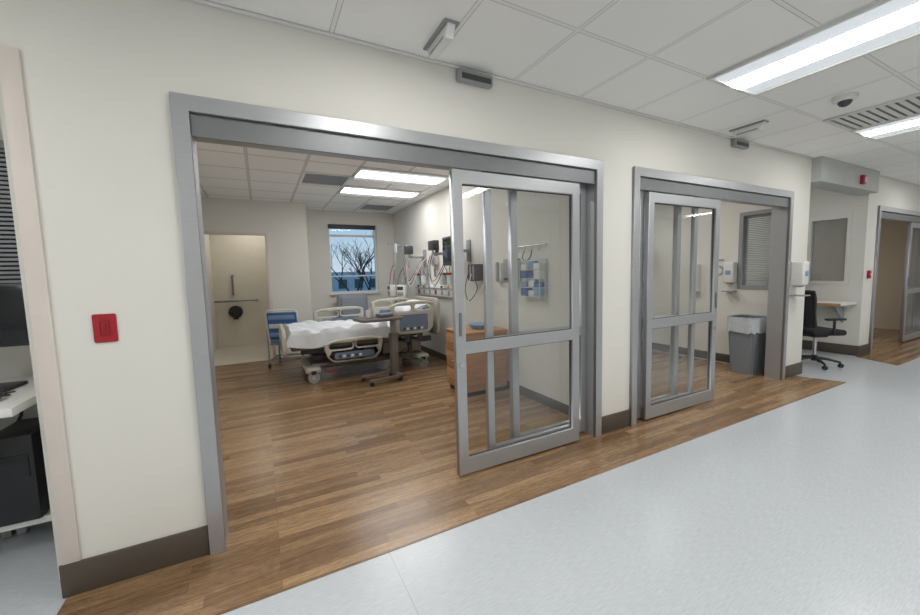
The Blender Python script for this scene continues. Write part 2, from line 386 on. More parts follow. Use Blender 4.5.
# ---------------------------------------------------------------- windows
m=M();m.plate([rectring(1.25,2.24,1.08,2.48),rectring(1.29,2.20,1.12,1.42),rectring(1.29,2.20,1.45,2.24),rectring(1.29,2.20,2.28,2.44)],.06,PLW,XZ(5.83))
w1=m.out('window_1',label='exterior window with pale frame, transom and lower sash',cat='window',kind='structure',smooth=False)
M().quad([(1.28,5.828,1.11),(2.21,5.828,1.11),(2.21,5.828,2.45),(1.28,5.828,2.45)],GLW).out('glass_pane',w1,smooth=False)
M().box(1.23,2.26,5.70,5.76,1.05,1.08,COUNTER,.004).out('window_sill',w1)
M().box(1.27,2.22,5.755,5.79,2.39,2.475,PLM,.006).out('shade_roller',w1)
def obs(n,x,y0,y1,lab,fm):
    m=M();m.plate([rectring(y0-.04,y1+.04,1.10,2.18),rectring(y0+.012,y1-.012,1.152,2.128)],.145,fm,YZ(x+.06),bev=.003)
    o=m.out('window_%d'%n,label=lab,cat='window',kind='structure',smooth=False)
    M().quad([(x+.03,y0+.01,1.15),(x+.03,y1-.01,1.15),(x+.03,y1-.01,2.13),(x+.03,y0+.01,2.13)],GL).out('glass_pane',o,smooth=False)
    b=M()
    for k in range(38): b.box(x+.06,x+.08,y0+.02,y1-.02,1.165+k*.025,1.178+k*.025,PALEB)
    b.box(x+.055,x+.085,y0+.02,y1-.02,2.09,2.12,PALEB)
    b.out('blind',o,smooth=False)
obs(2,6.10,WY0,WY1,'observation window with grey frame and thin slatted blind',PLG)
obs(3,8.10,.20,.66,'observation window with thin slatted blind above the counter',PLW)
m=M();m.plate([rectring(-2.4,-1.12,1.34,2.22),rectring(-2.36,-1.16,1.38,2.18)],.05,PLG,XZ(.835))
w4=m.out('window_4',label='dark window covered with grey horizontal blinds',cat='window',kind='structure',smooth=False)
b=M();b.box(-2.36,-1.16,.842,.848,1.38,2.18,PLD)
for k in range(32): b.box(-2.355,-1.165,.826,.836,1.385+k*.025,1.399+k*.025,BLIND)
b.out('blind',w4,smooth=False)
# ---------------------------------------------------------------- ceiling lights
def troffer(name,x0,x1,y0,y1,label,lens,refl,group,z=H,hw=.11,drop=.012):
    o=E(name,label,'ceiling light',((x0+x1)/2,(y0+y1)/2,z),group=group)
    a=(x1-x0)/2;b_=(y1-y0)/2
    M().plate([rectring(-a,a,-b_,b_),rectring(-a+.025,a-.025,-b_+.025,b_-.025)],.02,PLW,Matrix.Translation((0,0,-.010))).out('trim_frame',o,smooth=False)
    long_y=b_>a
    for s in(-1,1):
        m=M()
        if long_y: m.grid(lambda u,v:(s*(a-.025-u*(a-.025-hw)),-b_+.025+v*(2*b_-.05),-.003-.008*(u**.5)),6,1,refl)
        else: m.grid(lambda u,v:(-a+.025+v*(2*a-.05),s*(b_-.025-u*(b_-.025-hw)),-.003-.008*(u**.5)),6,1,refl)
        m.out('reflector',o)
    m=M()
    if long_y: m.grid(lambda u,v:((u-.5)*2*hw,-b_+.025+v*(2*b_-.05),-.011-drop*math.sin(math.pi*u)),8,1,lens)
    else: m.grid(lambda u,v:(-a+.025+v*(2*a-.05),(u-.5)*2*hw,-.011-drop*math.sin(math.pi*u)),8,1,lens)
    m.out('diffuser_lens',o)
    return o
CL='long recessed fluorescent troffer glowing white in corridor ceiling'
for x in (-4.45,-2.01,.43,2.87,5.31,8.97,12.6):
    troffer('ceiling_light',x,x+.61,-1.84,-.62,CL,LENS,LENS2,'corridor ceiling lights')
for x in (-2.01,.43,2.87,6.5,9.5):
    troffer('ceiling_light',x,x+.61,-3.7,-2.48,CL,LENS,LENS2,'corridor ceiling lights')
for y in (2.47,3.49):
    troffer('ceiling_light',1.17,2.39,y,y+.61,'recessed fluorescent troffer glowing above the hospital bed',LENSR,LENS2,'patient room ceiling lights',hw=.16,drop=.0)
troffer('ceiling_light',.0,1.22,.95,1.56,'recessed fluorescent troffer near the room doorway',LENSR,LENS2,'patient room ceiling lights',hw=.2,drop=.0)
for y in(.95,2.47):
    troffer('ceiling_light',4.0,5.22,y,y+.61,'recessed fluorescent troffer in the second room',LENSR,LENS2,'patient room ceiling lights',hw=.16,drop=.0)
troffer('ceiling_light',9.3,10.5,2.3,2.9,'recessed fluorescent troffer in the far room',LENSR,LENS2,'patient room ceiling lights',hw=.2,drop=.0)
troffer('ceiling_light',-.4,.2,6.2,6.8,'warm square bathroom ceiling light',LENSW,LENSW,'bathroom light')
troffer('ceiling_light',6.9,7.5,.35,.95,'small recessed light over the charting alcove',LENS3,LENS2,'alcove light')
troffer('ceiling_light',-2.3,-1.7,.2,.8,'small recessed light over the workstation niche',LENS3,LENS2,'niche light')
def vent(x0,x1,y0,y1,label,n=10,mm=PLG,bg=PLD,fill=.36):
    o=E('air_vent',label,'vent',((x0+x1)/2,(y0+y1)/2,H));a=(x1-x0)/2;b_=(y1-y0)/2
    M().plate([rectring(-a,a,-b_,b_),rectring(-a+.035,a-.035,-b_+.035,b_-.035)],.016,PLW,Matrix.Translation((0,0,-.008))).out('vent_frame',o,smooth=False)
    m=M();m.box(-a+.03,a-.03,-b_+.03,b_-.03,-.004,-.001,bg)
    wv=(2*b_-.1)/n
    for k in range(n):
        yy=-b_+.05+wv*(k+.5)
        m.box(-a+.035,a-.035,yy-wv*fill,yy+wv*fill,-.0145,-.0115,mm)
    m.out('louvre',o,smooth=False)
vent(4.70,5.31,-1.23,-.62,'square white supply air diffuser in corridor ceiling',9,mm=PLW,bg=mat('vent_shadow',(140,140,140),.7),fill=.32)
vent(.56,1.17,2.94,3.55,'square grey return air grille in room ceiling',18)
vent(1.78,2.39,4.77,5.38,'square grey supply air grille near the window',8)
# ---------------------------------------------------------------- small corridor fixtures
s=E('motion_sensor','grey box motion sensor above the sliding door','sensor',(1.33,-.0,2.70),group='door motion sensors')
M().box(-.13,.13,-.05,0,-.045,.03,PLG,.012).out('housing',s)
M().box(-.11,.11,-.056,-.048,-.035,.0,PLM,.003).out('sensor_lens',s)
copytree(s,(4.52,0,2.70))
s=E('call_light','white wedge shaped nurse call light on ceiling','call light',(.98,-.25,2.75),group='nurse call lights')
M().box(-.045,.045,-.15,.15,-.012,0,PLG,.004).out('mounting_plate',s)
m=M();m.plate([[(-.14,0),(.14,0),(.11,-.06),(-.11,-.06)]],.05,PLW,YZ(0)@Matrix.Translation((0,-.012,0)),bev=.004);m.out('lamp_lens',s)
m=M();m.box(-.027,.027,-.09,.09,-.066,-.05,PLG,.004);m.out('indicator',s)
copytree(s,(4.2,-.25,2.75))
s=E('dome_camera','small white dome security camera on ceiling','camera',(4.22,-.92,2.75))
m=M();m.lathe([(.075,0),(.075,-.03),(.06,-.04)],PLW);m.out('camera_base',s)
m=M();m.sph((0,0,-.04),(.045,.045,.04),PLM);m.out('camera_dome',s)
s=E('emergency_switch_plate','small red emergency switch plate on the cream wall','switch',(-.64,0,1.215))
m=M();m.plate([rr(-.042,.042,-.065,.065,.008)],.007,RED,XZ(-.0035),bev=.002);m.out('face_plate',s)
m=M();m.plate([rr(-.018,.018,-.034,.034,.004),rr(-.014,.014,-.030,.030,.003)],.002,mat('deep_red',(120,14,26),.4),XZ(-.008));m.box(-.007,.007,-.010,-.007,-.022,.022,mat('deep_red_rocker',(140,16,28),.4),.001);m.out('switch_key',s)
s=E('alarm_strobe','small red fire alarm strobe on grey soffit','alarm',(7.45,-.10,2.57))
m=M();m.box(-.05,.05,-.04,0,-.06,.06,RED,.008);m.out('housing',s)
m=M();m.box(-.02,.02,-.052,-.038,-.035,.035,PLW,.006);m.out('strobe_lens',s)
s=E('fire_alarm_pull','small red alarm box on cream wall','alarm',(8.27,0,1.25))
m=M();m.box(-.04,.04,-.03,0,-.06,.06,RED,.006);m.out('housing',s)
m=M();m.box(-.02,.02,-.036,-.028,-.01,.01,PLW,.002);m.out('pull_bar',s)
def dispenser(loc,rz,label,k=1):
    s=E('hand_sanitizer_dispenser',label,'dispenser',loc,rz,group='hand sanitizer dispensers')
    m=M();m.box(-.07*k,.07*k,-.12*k,0,.0,.30,PLW,.022,3);m.out('housing',s)
    m=M();m.box(-.035*k,.035*k,-.126*k,-.11*k,.12,.18,LBLUE,.005);m.out('front_window',s)
    m=M();m.box(-.035*k,.035*k,-.095*k,-.03,-.02,.005,PLG,.006);m.out('nozzle',s)
    m=M();m.box(-.07*k,.07*k,-.14*k,0,-.13,-.115,PLG,.004);m.box(-.03,.03,-.012,0,-.13,0,PLW);m.out('drip_tray',s)
dispenser((5.88,0,1.17),0,'white hand sanitizer dispenser with drip tray on pier',1.1)
dispenser((6.10,.80,1.19),RW,'white hand sanitizer dispenser beside the observation window')
m=M();m.text('5',.36,NUMG,Matrix.Translation((0,-.0015,0))@RX,.001)
m.out('room_number_sign',loc=(6.10,.975,1.40),rot=(0,0,RW),label='large pale grey number five on the room wall',cat='room number')
s=E('glove_box_rack','white glove box holder mounted on the room wall','glove box',(6.10,1.32,1.05),RW)
m=M();m.plate([rectring(-.07,.07,0,.42),rectring(-.05,.05,.02,.12),rectring(-.05,.05,.16,.26),rectring(-.05,.05,.30,.40)],.09,PLW,XZ(-.05),bev=.003);m.out('holder',s)
for k in range(3):
    m=M();m.box(-.062,.062,-.085,-.01,.01+k*.14,.125+k*.14,LBLUE if k%2 else PLB,.004);m.out('glove_box',s)
# ---------------------------------------------------------------- hospital bed
BC=(1.32,3.5,0)
bed=E('hospital_bed','adjustable hospital bed with beige rails and white mattress','hospital bed',BC)
m=M();m.box(-.78,.85,-.30,.30,.16,.24,TAUPE,.03,3);m.box(-.86,-.66,-.42,.42,.13,.21,PLB,.03,3);m.box(.72,.92,-.42,.42,.13,.21,PLB,.03,3)
m.out('base_frame',bed)
m=M();m.box(-.42,.1,-.26,.26,.24,.38,PLM,.02);m.box(.15,.66,-.24,.24,.24,.38,PLD,.02);m.box(-.74,-.5,-.2,.2,.24,.34,PLM,.02);m.out('motor_housing',bed)
m=M()
for x in(-.55,-.32,-.08,.2,.42,.64): m.box(x,x+.15,-.42,-.34,.28,.45,PLM if x<0 else TAUPE,.012)
m.hose([(-.7,-.40,.42),(-.4,-.44,.28),(0,-.43,.34),(.3,-.44,.25),(.7,-.40,.40)],.010,PLD);m.out('control_boxes',bed)
for y in(-.12,.12):
    m=M();m.cyl((-.5,y,.30),(.0,y,.43),.022,PLD);m.cyl((.0,y,.43),(.35,y,.45),.014,STEEL);m.out('actuator',bed)
for x in(-.62,.66):
    m=M();m.tube([(x,-.36,.2),(x,-.46,.17),(x+.08,-.47,.15)],.014,PLM);m.box(x+.04,x+.14,-.50,-.45,.135,.155,RED if x<0 else GREENP,.004);m.out('brake_pedal',bed)
for x in(-.76,.82):
    for y in(-.4,.4):
        c=M();c.cyl((x,y-.028,.075),(x,y-.005,.075),.075,PLG,seg=24);c.cyl((x,y+.005,.075),(x,y+.028,.075),.075,PLG,seg=24)
        c.cyl((x,y-.03,.075),(x,y+.03,.075),.03,STEEL);c.box(x-.035,x+.035,y-.035,y+.035,.12,.17,PLD,.01);c.out('caster',bed)
for x in(-.55,.55):
    c=M()
    for y in(-.27,.27): c.tube([(x,y,.22),(x+.18,y,.46)],.028,PLM)
    c.cyl((x+.18,-.29,.46),(x+.18,.29,.46),.02,STEEL);c.out('lift_arm',bed)
m=M();m.box(-1.02,.35,-.42,.42,.46,.53,TAUPE,.015);
hr=Matrix.Translation((.33,0,.5))@Matrix.Rotation(-math.radians(17),4,'Y')
m.box(0,.72,-.42,.42,-.04,.03,TAUPE,.015,mtx=hr);m.box(-.9,1.0,-.34,-.28,.39,.47,PLM,.01);m.box(-.9,1.0,.28,.34,.39,.47,PLM,.01);m.out('bed_deck',bed)
m=M();m.box(-1.03,.38,-.44,.44,.53,.70,LINEN,.045,4);m.box(-.03,.72,-.44,.44,.03,.19,LINEN,.045,4,mtx=hr);m.out('mattress',bed)
def board(x,z0,z1,nm):
    m=M();m.plate([rr(-.47,.47,z0,z1,.11),rr(-.33,-.05,z1-.13,z1-.055,.035),rr(.05,.33,z1-.13,z1-.055,.035)],.05,PLB,YZ(x),bev=.016)
    m.plate([rr(-.30,.30,z0+.08,z1-.19,.04)],.058,NAVY,YZ(x),bev=.004)
    m.out(nm,bed)
board(1.08,.48,1.06,'headboard');board(-1.10,.38,.76,'footboard')
def rail(x0,x1,z0,z1,y,up=True):
    sgn=-1 if y<0 else 1
    m=M();mid=(x0+x1)/2;W_=x1-x0
    out=[]
    for k in range(25):
        t=k/24;out.append((x1-W_*t,z1-.05*(abs(2*t-1)**4)-.02*t))
    out+=[(x0-.005,z1-.14),(x0+.03,z0+.08),(x0+.10,z0+.01),(x0+.16,z0),(x1-.16,z0),(x1-.10,z0+.01),(x1-.03,z0+.08),(x1+.005,z1-.12)]
    m.plate([out,rr(x0+.055,mid-.025,z1-.15,z1-.07,.036),rr(mid+.025,x1-.055,z1-.145,z1-.06,.036)],.06,PLB,XZ(y),bev=.018)
    m.box(mid-.14,mid-.06,y-.02,y+.02,z0-.12 if up else z0+.02,z0+.04,PLM,.01);m.box(mid+.06,mid+.14,y-.02,y+.02,z0-.12 if up else z0+.02,z0+.04,PLM,.01)
    p=m.out('side_rail',bed)
    m=M();m.plate([rr(x0+.12,x1-.12,z0+.045,z1-.20,.03)],.066,NAVY,XZ(y),bev=.003)
    for k in range(6): m.box(x0+.17+k*.055,x0+.205+k*.055,y+sgn*.033,y+sgn*.036,z0+.065,z0+.10,PLW if k%2 else PLM,.001)
    m.out('control_panel',p)
rail(.30,.98,.56,1.05,-.52);rail(.30,.98,.56,1.05,.52);rail(-.62,.16,.56,.95,.52);rail(-.62,.16,.27,.60,-.52,False)
def sheetf(u,v):
    x=-1.075+u*1.35;s=(v-.5)*2
    t=abs(s);sg=1 if s>=0 else -1
    fold=.012*math.sin(x*17+s*3)+.010*math.sin(x*31+1.3*s*5)+.022*math.exp(-((x+.55+.15*s)/.09)**2)+.02*math.exp(-((x-.05-.2*s)/.07)**2)
    if t<.78: y=s/.78*.445;z=.733+fold+.014*math.sin(s*7+x*4)
    else:
        k=(t-.78)/.22;y=sg*(.445+.015+.012*math.sin(x*22+sg));z=.705-k*(.17+.05*math.sin(x*5+sg))
    if u<.04: z=min(z,.60+.11*(u/.04))
    return (x,y,z)
m=M();m.grid(sheetf,90,60,LINEN);m.out('bed_sheet',loc=BC,label='rumpled white sheet spread over the bed mattress',cat='bed sheet')
m=M()
for sgn in(1,-1):
    m.grid(lambda u,v:((u-.5)*.42,(v-.5)*.62,sgn*.075*(max(0,(1-((u-.5)*2)**4))*max(0,(1-((v-.5)*2)**4)))**.5),18,18,LINEN)
bmesh.ops.remove_doubles(m.bm,verts=m.bm.verts,dist=.0005)
m.out('pillow',loc=(BC[0]+.78,BC[1],.915),rot=(0,-math.radians(17),0),label='white pillow at the raised head of the bed',cat='pillow')
# ---------------------------------------------------------------- overbed table
t=E('overbed_table','rolling overbed table with dark wood top','overbed table',(1.36,2.68,0),math.radians(8))
m=M();m.box(-.22,.26,-.17,-.12,.05,.09,TAUPE,.012);m.box(-.22,.26,.12,.17,.05,.09,TAUPE,.012);m.box(.18,.26,-.17,.17,.05,.1,TAUPE,.012);m.out('base',t)
for x in(-.19,.22):
    for y in(-.145,.145):
        c=M();c.cyl((x,y-.015,.028),(x,y+.015,.028),.028,PLD);c.out('caster',t)
m=M();m.box(.16,.25,-.05,.05,.09,.64,TAUPE,.01);m.box(.175,.235,-.035,.035,.5,.84,PLG,.006);m.out('column',t)
m=M();m.plate([rr(-.295,.285,-.205,.205,.055),rr(-.275,.265,-.185,.185,.05)],.036,TAUPE,Matrix.Translation((0,0,.855)),bev=.006);m.plate([rr(-.278,.268,-.188,.188,.05)],.026,WOODD,Matrix.Translation((0,0,.855)));m.box(-.1,.24,-.06,.06,.815,.842,TAUPE,.008);m.out('tabletop',t)
m=M();m.box(-.10,.10,-.07,.07,0,.04,NAVY,.01);m.out('folded_towel',loc=(1.46,2.74,.874),rot=(0,0,.3),label='folded blue towel on overbed table',cat='towel')
m=M();m.lathe([(.03,0),(.038,.1),(.034,.1),(.028,.01)],PLW);m.out('cup',loc=(1.24,2.72,.874),label='small white cup on overbed table',cat='cup')
# ---------------------------------------------------------------- blue chair
c=E('patient_armchair','slim armchair with blue seat and back and white arms','armchair',(.38,4.55,0),math.radians(158))
m=M();m.box(-.23,.23,-.24,.24,.40,.46,LBLUE,.025,3);m.out('seat',c)
rot=Matrix.Translation((0,.24,.46))@Matrix.Rotation(-math.radians(10),4,'X')
m=M();m.box(-.22,.22,-.01,.03,.0,.44,BLUE,.018,3,mtx=rot)
for k in range(3): m.box(-.20,.20,.028,.036,.05+k*.14,.12+k*.14,PLW if k==1 else LBLUE,.003,mtx=rot)
m.tube([tuple(rot@Vector(q)) for q in((-.235,.01,-.05),(-.235,.01,.44),(-.20,.01,.475),(.20,.01,.475),(.235,.01,.44),(.235,.01,-.05))],.012,PLW);m.out('backrest',c)
for x in(-.26,.26):
    m=M();m.box(x-.025,x+.025,-.22,.24,.63,.66,PLW,.012,3);m.tube([(x,-.20,.05),(x,-.20,.63)],.013,PLG);m.tube([(x,.24,.05),(x,.24,.63)],.013,PLG);m.out('armrest',c)
m=M();m.tube([(-.26,-.2,.12),(.26,-.2,.12),(.26,.24,.12),(-.26,.24,.12)],.012,PLG,closed=True);m.box(-.24,.24,-.2,.22,.36,.40,PLG,.01);m.out('base_frame',c)
for x in(-.26,.26):
    for y in(-.20,.24):
        k=M();k.cyl((x-.012,y,.035),(x+.012,y,.035),.035,PLD);k.cyl((x,y,.03),(x,y,.1),.012,STEEL);k.out('caster',c)
c=E('recliner_chair','pale grey recliner chair beneath the window','recliner',(1.62,5.25,0))
GREYV=mat('grey_upholstery',(150,158,168),.6,var=.04)
m=M();m.box(-.28,.28,-.35,.3,.25,.45,GREYV,.05,3);m.out('seat',c)
m=M();m.box(-.3,.3,.18,.34,.35,1.08,GREYV,.06,4);m.box(-.24,.24,.14,.2,.5,1.02,GREYV,.03,3);m.out('backrest',c)
for x in(-.34,.34):
    m=M();m.box(x-.06,x+.06,-.35,.3,.1,.62,GREYV,.04,3);m.out('armrest',c)
m=M();m.box(-.36,.36,-.3,.3,.0,.1,PLD,.01);m.out('base',c)
# ---------------------------------------------------------------- iv poles
def ivpole(loc,label,pump=1,h=2.0,rz=0,cable=None):
    p=E('iv_pole',label,'iv pole',loc,rz,group='iv poles')
    m=M()
    for k in range(5):
        a=2*math.pi*k/5+.3;m.tube([(0,0,.11),(.12*math.cos(a),.12*math.sin(a),.1),(.2*math.cos(a),.2*math.sin(a),.07)],.014,PLG)
        m.sph((.2*math.cos(a),.2*math.sin(a),.032),.032,PLD,10)
    m.out('base',p)
    m=M();m.cyl((0,0,.1),(0,0,1.2),.014,STEEL);m.cyl((0,0,1.2),(0,0,h),.009,STEEL);m.out('pole',p)
    m=M()
    for k in range(4):
        a=math.pi/2*k;m.tube([(0,0,h-.01)]+[(r*math.cos(a),r*math.sin(a),h-.01+dz) for r,dz in((.05,0),(.09,-.01),(.11,.0),(.115,.03))],.005,STEEL,6)
    m.out('hook_arms',p)
    for q in range(pump):
        z=1.02+q*.26
        m=M();m.box(-.09,.09,-.13,-.015,z,z+.23,PLW,.02,3);m.box(-.03,.03,-.02,.02,z+.05,z+.15,PLG,.006)
        m.box(-.065,.065,-.134,-.128,z+.14,z+.20,PLM,.003);m.box(-.065,.065,-.134,-.128,z+.04,z+.10,PLG,.003);m.out('infusion_pump',p)
    if pump:
        m=M()
        m.plate([rr(-.05,.05,-.09,.09,.02)],.025,FLUID,Matrix.Translation((.11,0,h-.10))@Matrix.Rotation(math.pi/2,4,'X'),bev=.006)
        m.hose([(.11,0,h-.19),(.11,-.01,h-.35),(.08,-.04,1.5),(.03,-.1,1.3)],.004,PLW);m.out('fluid_bag',p)
    if cable:
        m=M();m.hose([(0,-.02,h-.4),(-.08,-.05,h-.55),(-.10,-.08,h-.8),(-.02,-.1,h-.95),(.07,-.07,h-.85),(.06,-.04,h-.6),(.01,-.02,h-.5)],.006,cable);m.out('cable',p)
    return p
ivpole((2.28,4.75,0),'chrome iv pole with white infusion pump behind bed',1,2.02,RW,RED)
ivpole((2.30,4.27,0),'chrome iv pole with white infusion pump behind bed',1,1.95,-1.0,PLM)
# ---------------------------------------------------------------- headwall equipment
def headwall(loc,n,label,L_):
    hw=E('headwall_rail',label,'headwall',loc,RW)
    m=M();m.box(-L_,L_,-.05,0,-.07,.11,PLW,.01);m.box(-L_,L_,-.062,-.05,.045,.07,STEEL,.003);m.out('rail_body',hw)
    for k in range(n):
        x=-L_+.15+k*(2*L_-.3)/(n-1)
        m=M();m.box(x-.035,x+.035,-.056,-.048,-.04,.03,RED if k%3==0 else PLG,.002);m.out('outlet',hw)
        m=M();m.cyl((x,-.048,.09),(x,-.075,.09),.02,(GREENP,YEL,PLG,STEEL)[k%4]);m.out('gas_port',hw)
headwall((2.62,3.5,1.13),7,'white medical headwall panel with outlets and gas ports',.9)
def canister(dx,dz,colr):
    s=E('suction_canister','clear suction canister with coloured lid above headwall','suction canister',(2.62,3.5+dx,dz),RW,group='suction canisters')
    m=M();m.lathe([(.045,0),(.055,.15),(.055,.16)],CLOUDY,(0,-.085,0));m.out('jar',s)
    m=M();m.lathe([(.06,.16),(.06,.185),(.02,.195)],colr,(0,-.085,0));m.box(-.015,.015,-.03,0,.08,.2,PLG,.004);m.out('lid',s)
    m=M();m.hose([(0,-.085,.19),(.02,-.1,.26),(.05,-.09,.30),(.09,-.06,.24),(.1,-.05,.12),(.09,-.06,.02),(.075,-.05,.10),(.07,-.04,.2)],.006,colr);m.out('hose',s)
for dx,cc in((-.62,RED),(-.36,PLM),(.42,PLG),(.72,RED)): canister(dx,1.25,cc)
def monitor(loc,rz,label,w_=.40,h_=.30,scr=SCRN,body=PLG):
    s=E('patient_monitor',label,'monitor',loc,rz)
    m=M();m.box(-w_/2,w_/2,-.30,-.23,0,h_,body,.015);m.out('monitor_body',s)
    m=M();m.box(-w_/2+.03,w_/2-.03,-.304,-.298,.05,h_-.03,scr,.002)
    n=int((w_-.1)/.012)
    for k,c_ in enumerate((GREEN,YEL,SCRB)):
        zz=h_-.08-k*.06
        m.tube([(-w_/2+.05+i*.012,-.306,zz+(.02 if i%6==2 else -.008 if i%6==3 else 0)) for i in range(n)],.0012,c_,4)
    m.out('screen',s)
    m=M();m.box(-.03,.03,-.24,-.02,h_/2-.02,h_/2+.02,PLG,.008);m.box(-.05,.05,-.02,0,h_/2-.15,h_/2+.15,PLG,.004);m.out('wall_arm',s)
monitor((2.62,2.42,1.54),RW,'large dark patient monitor on a wall arm',.50,.40,SCRN,PLM)
s=E('monitor_module','dark module rack with cables beside the patient monitor','monitor module',(2.62,2.02,1.32),RW)
m=M();m.box(-.09,.09,-.20,-.0,0,.22,PLM,.012);m.out('rack_body',s)
for k in range(4):
    m=M();m.box(-.08+k*.04,-.045+k*.04,-.206,-.198,.02,.20,PLG if k%2 else PLD,.003);m.out('module',s)
m=M();m.hose([(-.06,-.21,.1),(-.08,-.25,-.1),(.0,-.24,-.25),(.08,-.16,-.1),(.05,-.20,.06)],.006,PLM);m.hose([(.02,-.21,.1),(.0,-.26,-.15),(.06,-.24,-.32),(.12,-.12,-.1),(.09,-.02,.1)],.006,PLW);m.out('cables',s)
def bpunit(y,z,colr):
    s=E('blood_pressure_unit','wall mounted blood pressure gauge with coiled cord','blood pressure gauge',(2.62,y,z),RW,group='blood pressure gauges')
    m=M();m.cyl((0,-.06,.1),(0,0,.1),.07,PLM,seg=24);m.cyl((0,-.065,.1),(0,-.055,.1),.06,PLW,seg=24);m.out('gauge',s)
    m=M();m.tube([(.02*math.cos(t*1.2),-.05+.02*math.sin(t*1.2),-.0-.0045*t) for t in range(80)],.005,colr,5);m.out('coiled_cord',s)
    m=M();m.box(-.07,.07,-.10,0,-.16,-.02,STEEL,.004);m.box(-.055,.055,-.09,-.02,-.08,.03,NAVY,.01);m.out('cuff_basket',s)
bpunit(3.50,1.74,PLD)
def boom(y,label):
    s=E('equipment_boom',label,'equipment arm',(2.62,y,1.66),RW,group='equipment arms')
    m=M();m.box(-.06,.06,-.02,0,-.1,.2,PLG,.004);m.box(-.02,.02,-.32,-.02,.05,.09,PLG,.01);m.cyl((0,-.32,-.12),(0,-.32,.22),.016,STEEL);m.box(-.1,.1,-.36,-.26,.12,.26,PLM,.01);m.out('arm',s)
    for k,cc in enumerate((RED,PLW,PLM,PLW)):
        m=M();x=-.08+k*.04;m.hose([(x,-.33,.05),(x-.04,-.36,-.1),(x-.06,-.34,-.25-.03*k),(x+.01,-.30,-.34-.03*k),(x+.07,-.22,-.22),(x+.05,-.12,-.05),(x+.02,-.02,.05)],.006,cc);m.out('hose',s)
boom(4.02,'grey wall arm with looped white and red hoses');boom(2.95,'grey wall arm with looped white and red hoses')
s=E('supply_rack','compact wall rack filled with blue and white supply packets','supply rack',(2.62,.95,1.14),RW)
m=M()
for x in(-.17,.17): m.cyl((x,-.03,0),(x,-.03,.42),.005,PLW,seg=8);m.cyl((x,-.10,0),(x,-.10,.40),.004,PLW,seg=8)
for k in range(5): m.tube([(-.17,-.02,.02+k*.095),(-.17,-.10,.02+k*.095),(.17,-.10,.02+k*.095),(.17,-.02,.02+k*.095)],.004,PLW,6)
m.box(-.17,.17,-.012,0,0,.42,CLOUDY,.003);m.out('wire_frame',s)
for k in range(4):
    for j in range(3):
        m=M();h_=(.085,.06,.08,.05)[(k+j)%4];m.box(-.16+j*.11,-.06+j*.11,-.096+.02*(j%2),-.02,.024+k*.095,.024+k*.095+h_,(BLUE,PLW,LBLUE,PLW,BLUE)[(k*2+j)%5],.006,mtx=Matrix.Rotation(.02*(j-1),4,'Z'));m.out('supply_packet',s)
s=E('wall_hook_rail','steel hook rail with hanging tubing on the wall','hook rail',(2.62,1.02,1.70),RW)
m=M();m.cyl((-.25,-.04,0),(.25,-.04,0),.008,STEEL)
for x in(-.24,.24): m.cyl((x,-.04,0),(x,0,0),.008,STEEL)
m.out('rail',s)
for k in range(4):
    m=M();x=-.18+k*.12;m.tube([(x,-.04,0),(x,-.055,-.03),(x,-.05,-.06),(x,-.08,-.05)],.004,STEEL,6);m.out('hook',s)
m=M();m.hose([(-.06,-.055,-.05),(-.1,-.06,-.12),(-.03,-.06,-.16),(.04,-.06,-.12),(.06,-.055,-.05)],.006,PLM);m.out('tubing',s)
s=E('wall_telephone','white wall telephone near the doorway','telephone',(2.62,1.62,1.32),RW)
m=M();m.box(-.06,.06,-.05,0,0,.22,PLW,.01);m.out('phone_body',s)
m=M();m.box(-.025,.025,-.075,-.048,-.01,.23,PLG,.01);m.out('handset',s)
s=E('paper_towel_dispenser','grey paper towel dispenser on the patient room wall','dispenser',(2.62,1.32,1.30),RW)
m=M();m.box(-.10,.10,-.12,0,0,.28,PLG,.02,3);m.out('housing',s)
m=M();m.box(-.07,.07,-.125,-.115,.03,.06,PLD,.003);m.out('slot',s)
c=E('bedside_cabinet','light wood bedside cabinet with drawers against the wall','cabinet',(2.30,1.72,0),RW)
m=M();m.box(-.25,.25,-.28,.28,.05,.72,WOOD,.006);m.box(-.23,.23,-.26,.26,0,.05,PLD);m.box(-.265,.265,-.295,.29,.72,.75,WOOD,.008);m.out('cabinet_body',c)
for k in range(3):
    m=M();m.box(-.235,.235,-.298,-.28,.07+k*.215,.275+k*.215,WOOD,.004);d=m.out('drawer',c)
    m=M();m.tube([(-.06,-.298,.18+k*.215),(-.06,-.325,.18+k*.215),(.06,-.325,.18+k*.215),(.06,-.298,.18+k*.215)],.005,STEEL,6);m.out('handle',d)
m=M();m.lathe([(.09,0),(.14,.05),(.145,.055),(.13,.05),(.08,.008)],LBLUE);m.out('wash_basin',loc=(2.34,1.70,.751),label='light blue plastic basin on bedside cabinet',cat='basin')
# ---------------------------------------------------------------- bathroom grab bars
s=E('grab_bar','horizontal stainless steel grab bar on bathroom wall','grab bar',(-.5,7.1,.97))
m=M();m.tube([(-.42,0,0),(-.42,-.06,0),(.42,-.06,0),(.42,0,0)],.018,ALUD,10);m.out('bar',s)
for x in(-.42,.42):
    m=M();m.cyl((x,-.01,0),(x,0,0),.04,STEEL);m.out('wall_flange',s)
s=E('grab_bar','vertical stainless steel grab bar on bathroom wall','grab bar',(-.52,7.1,1.05))
m=M();m.tube([(0,0,.05),(0,-.06,.05),(0,-.06,.45),(0,0,.45)],.018,ALUD,10);m.out('bar',s)
for z in(.05,.45):
    m=M();m.cyl((0,-.01,z),(0,0,z),.04,STEEL);m.out('wall_flange',s)
s=E('toilet_paper_dispenser','round black toilet paper dispenser on the bathroom wall','dispenser',(-.50,7.1,.74))
m=M();m.cyl((0,-.12,0),(0,0,0),.13,PLD,seg=32);m.cyl((0,-.128,0),(0,-.118,0),.10,SCRN,seg=32);m.out('housing',s)
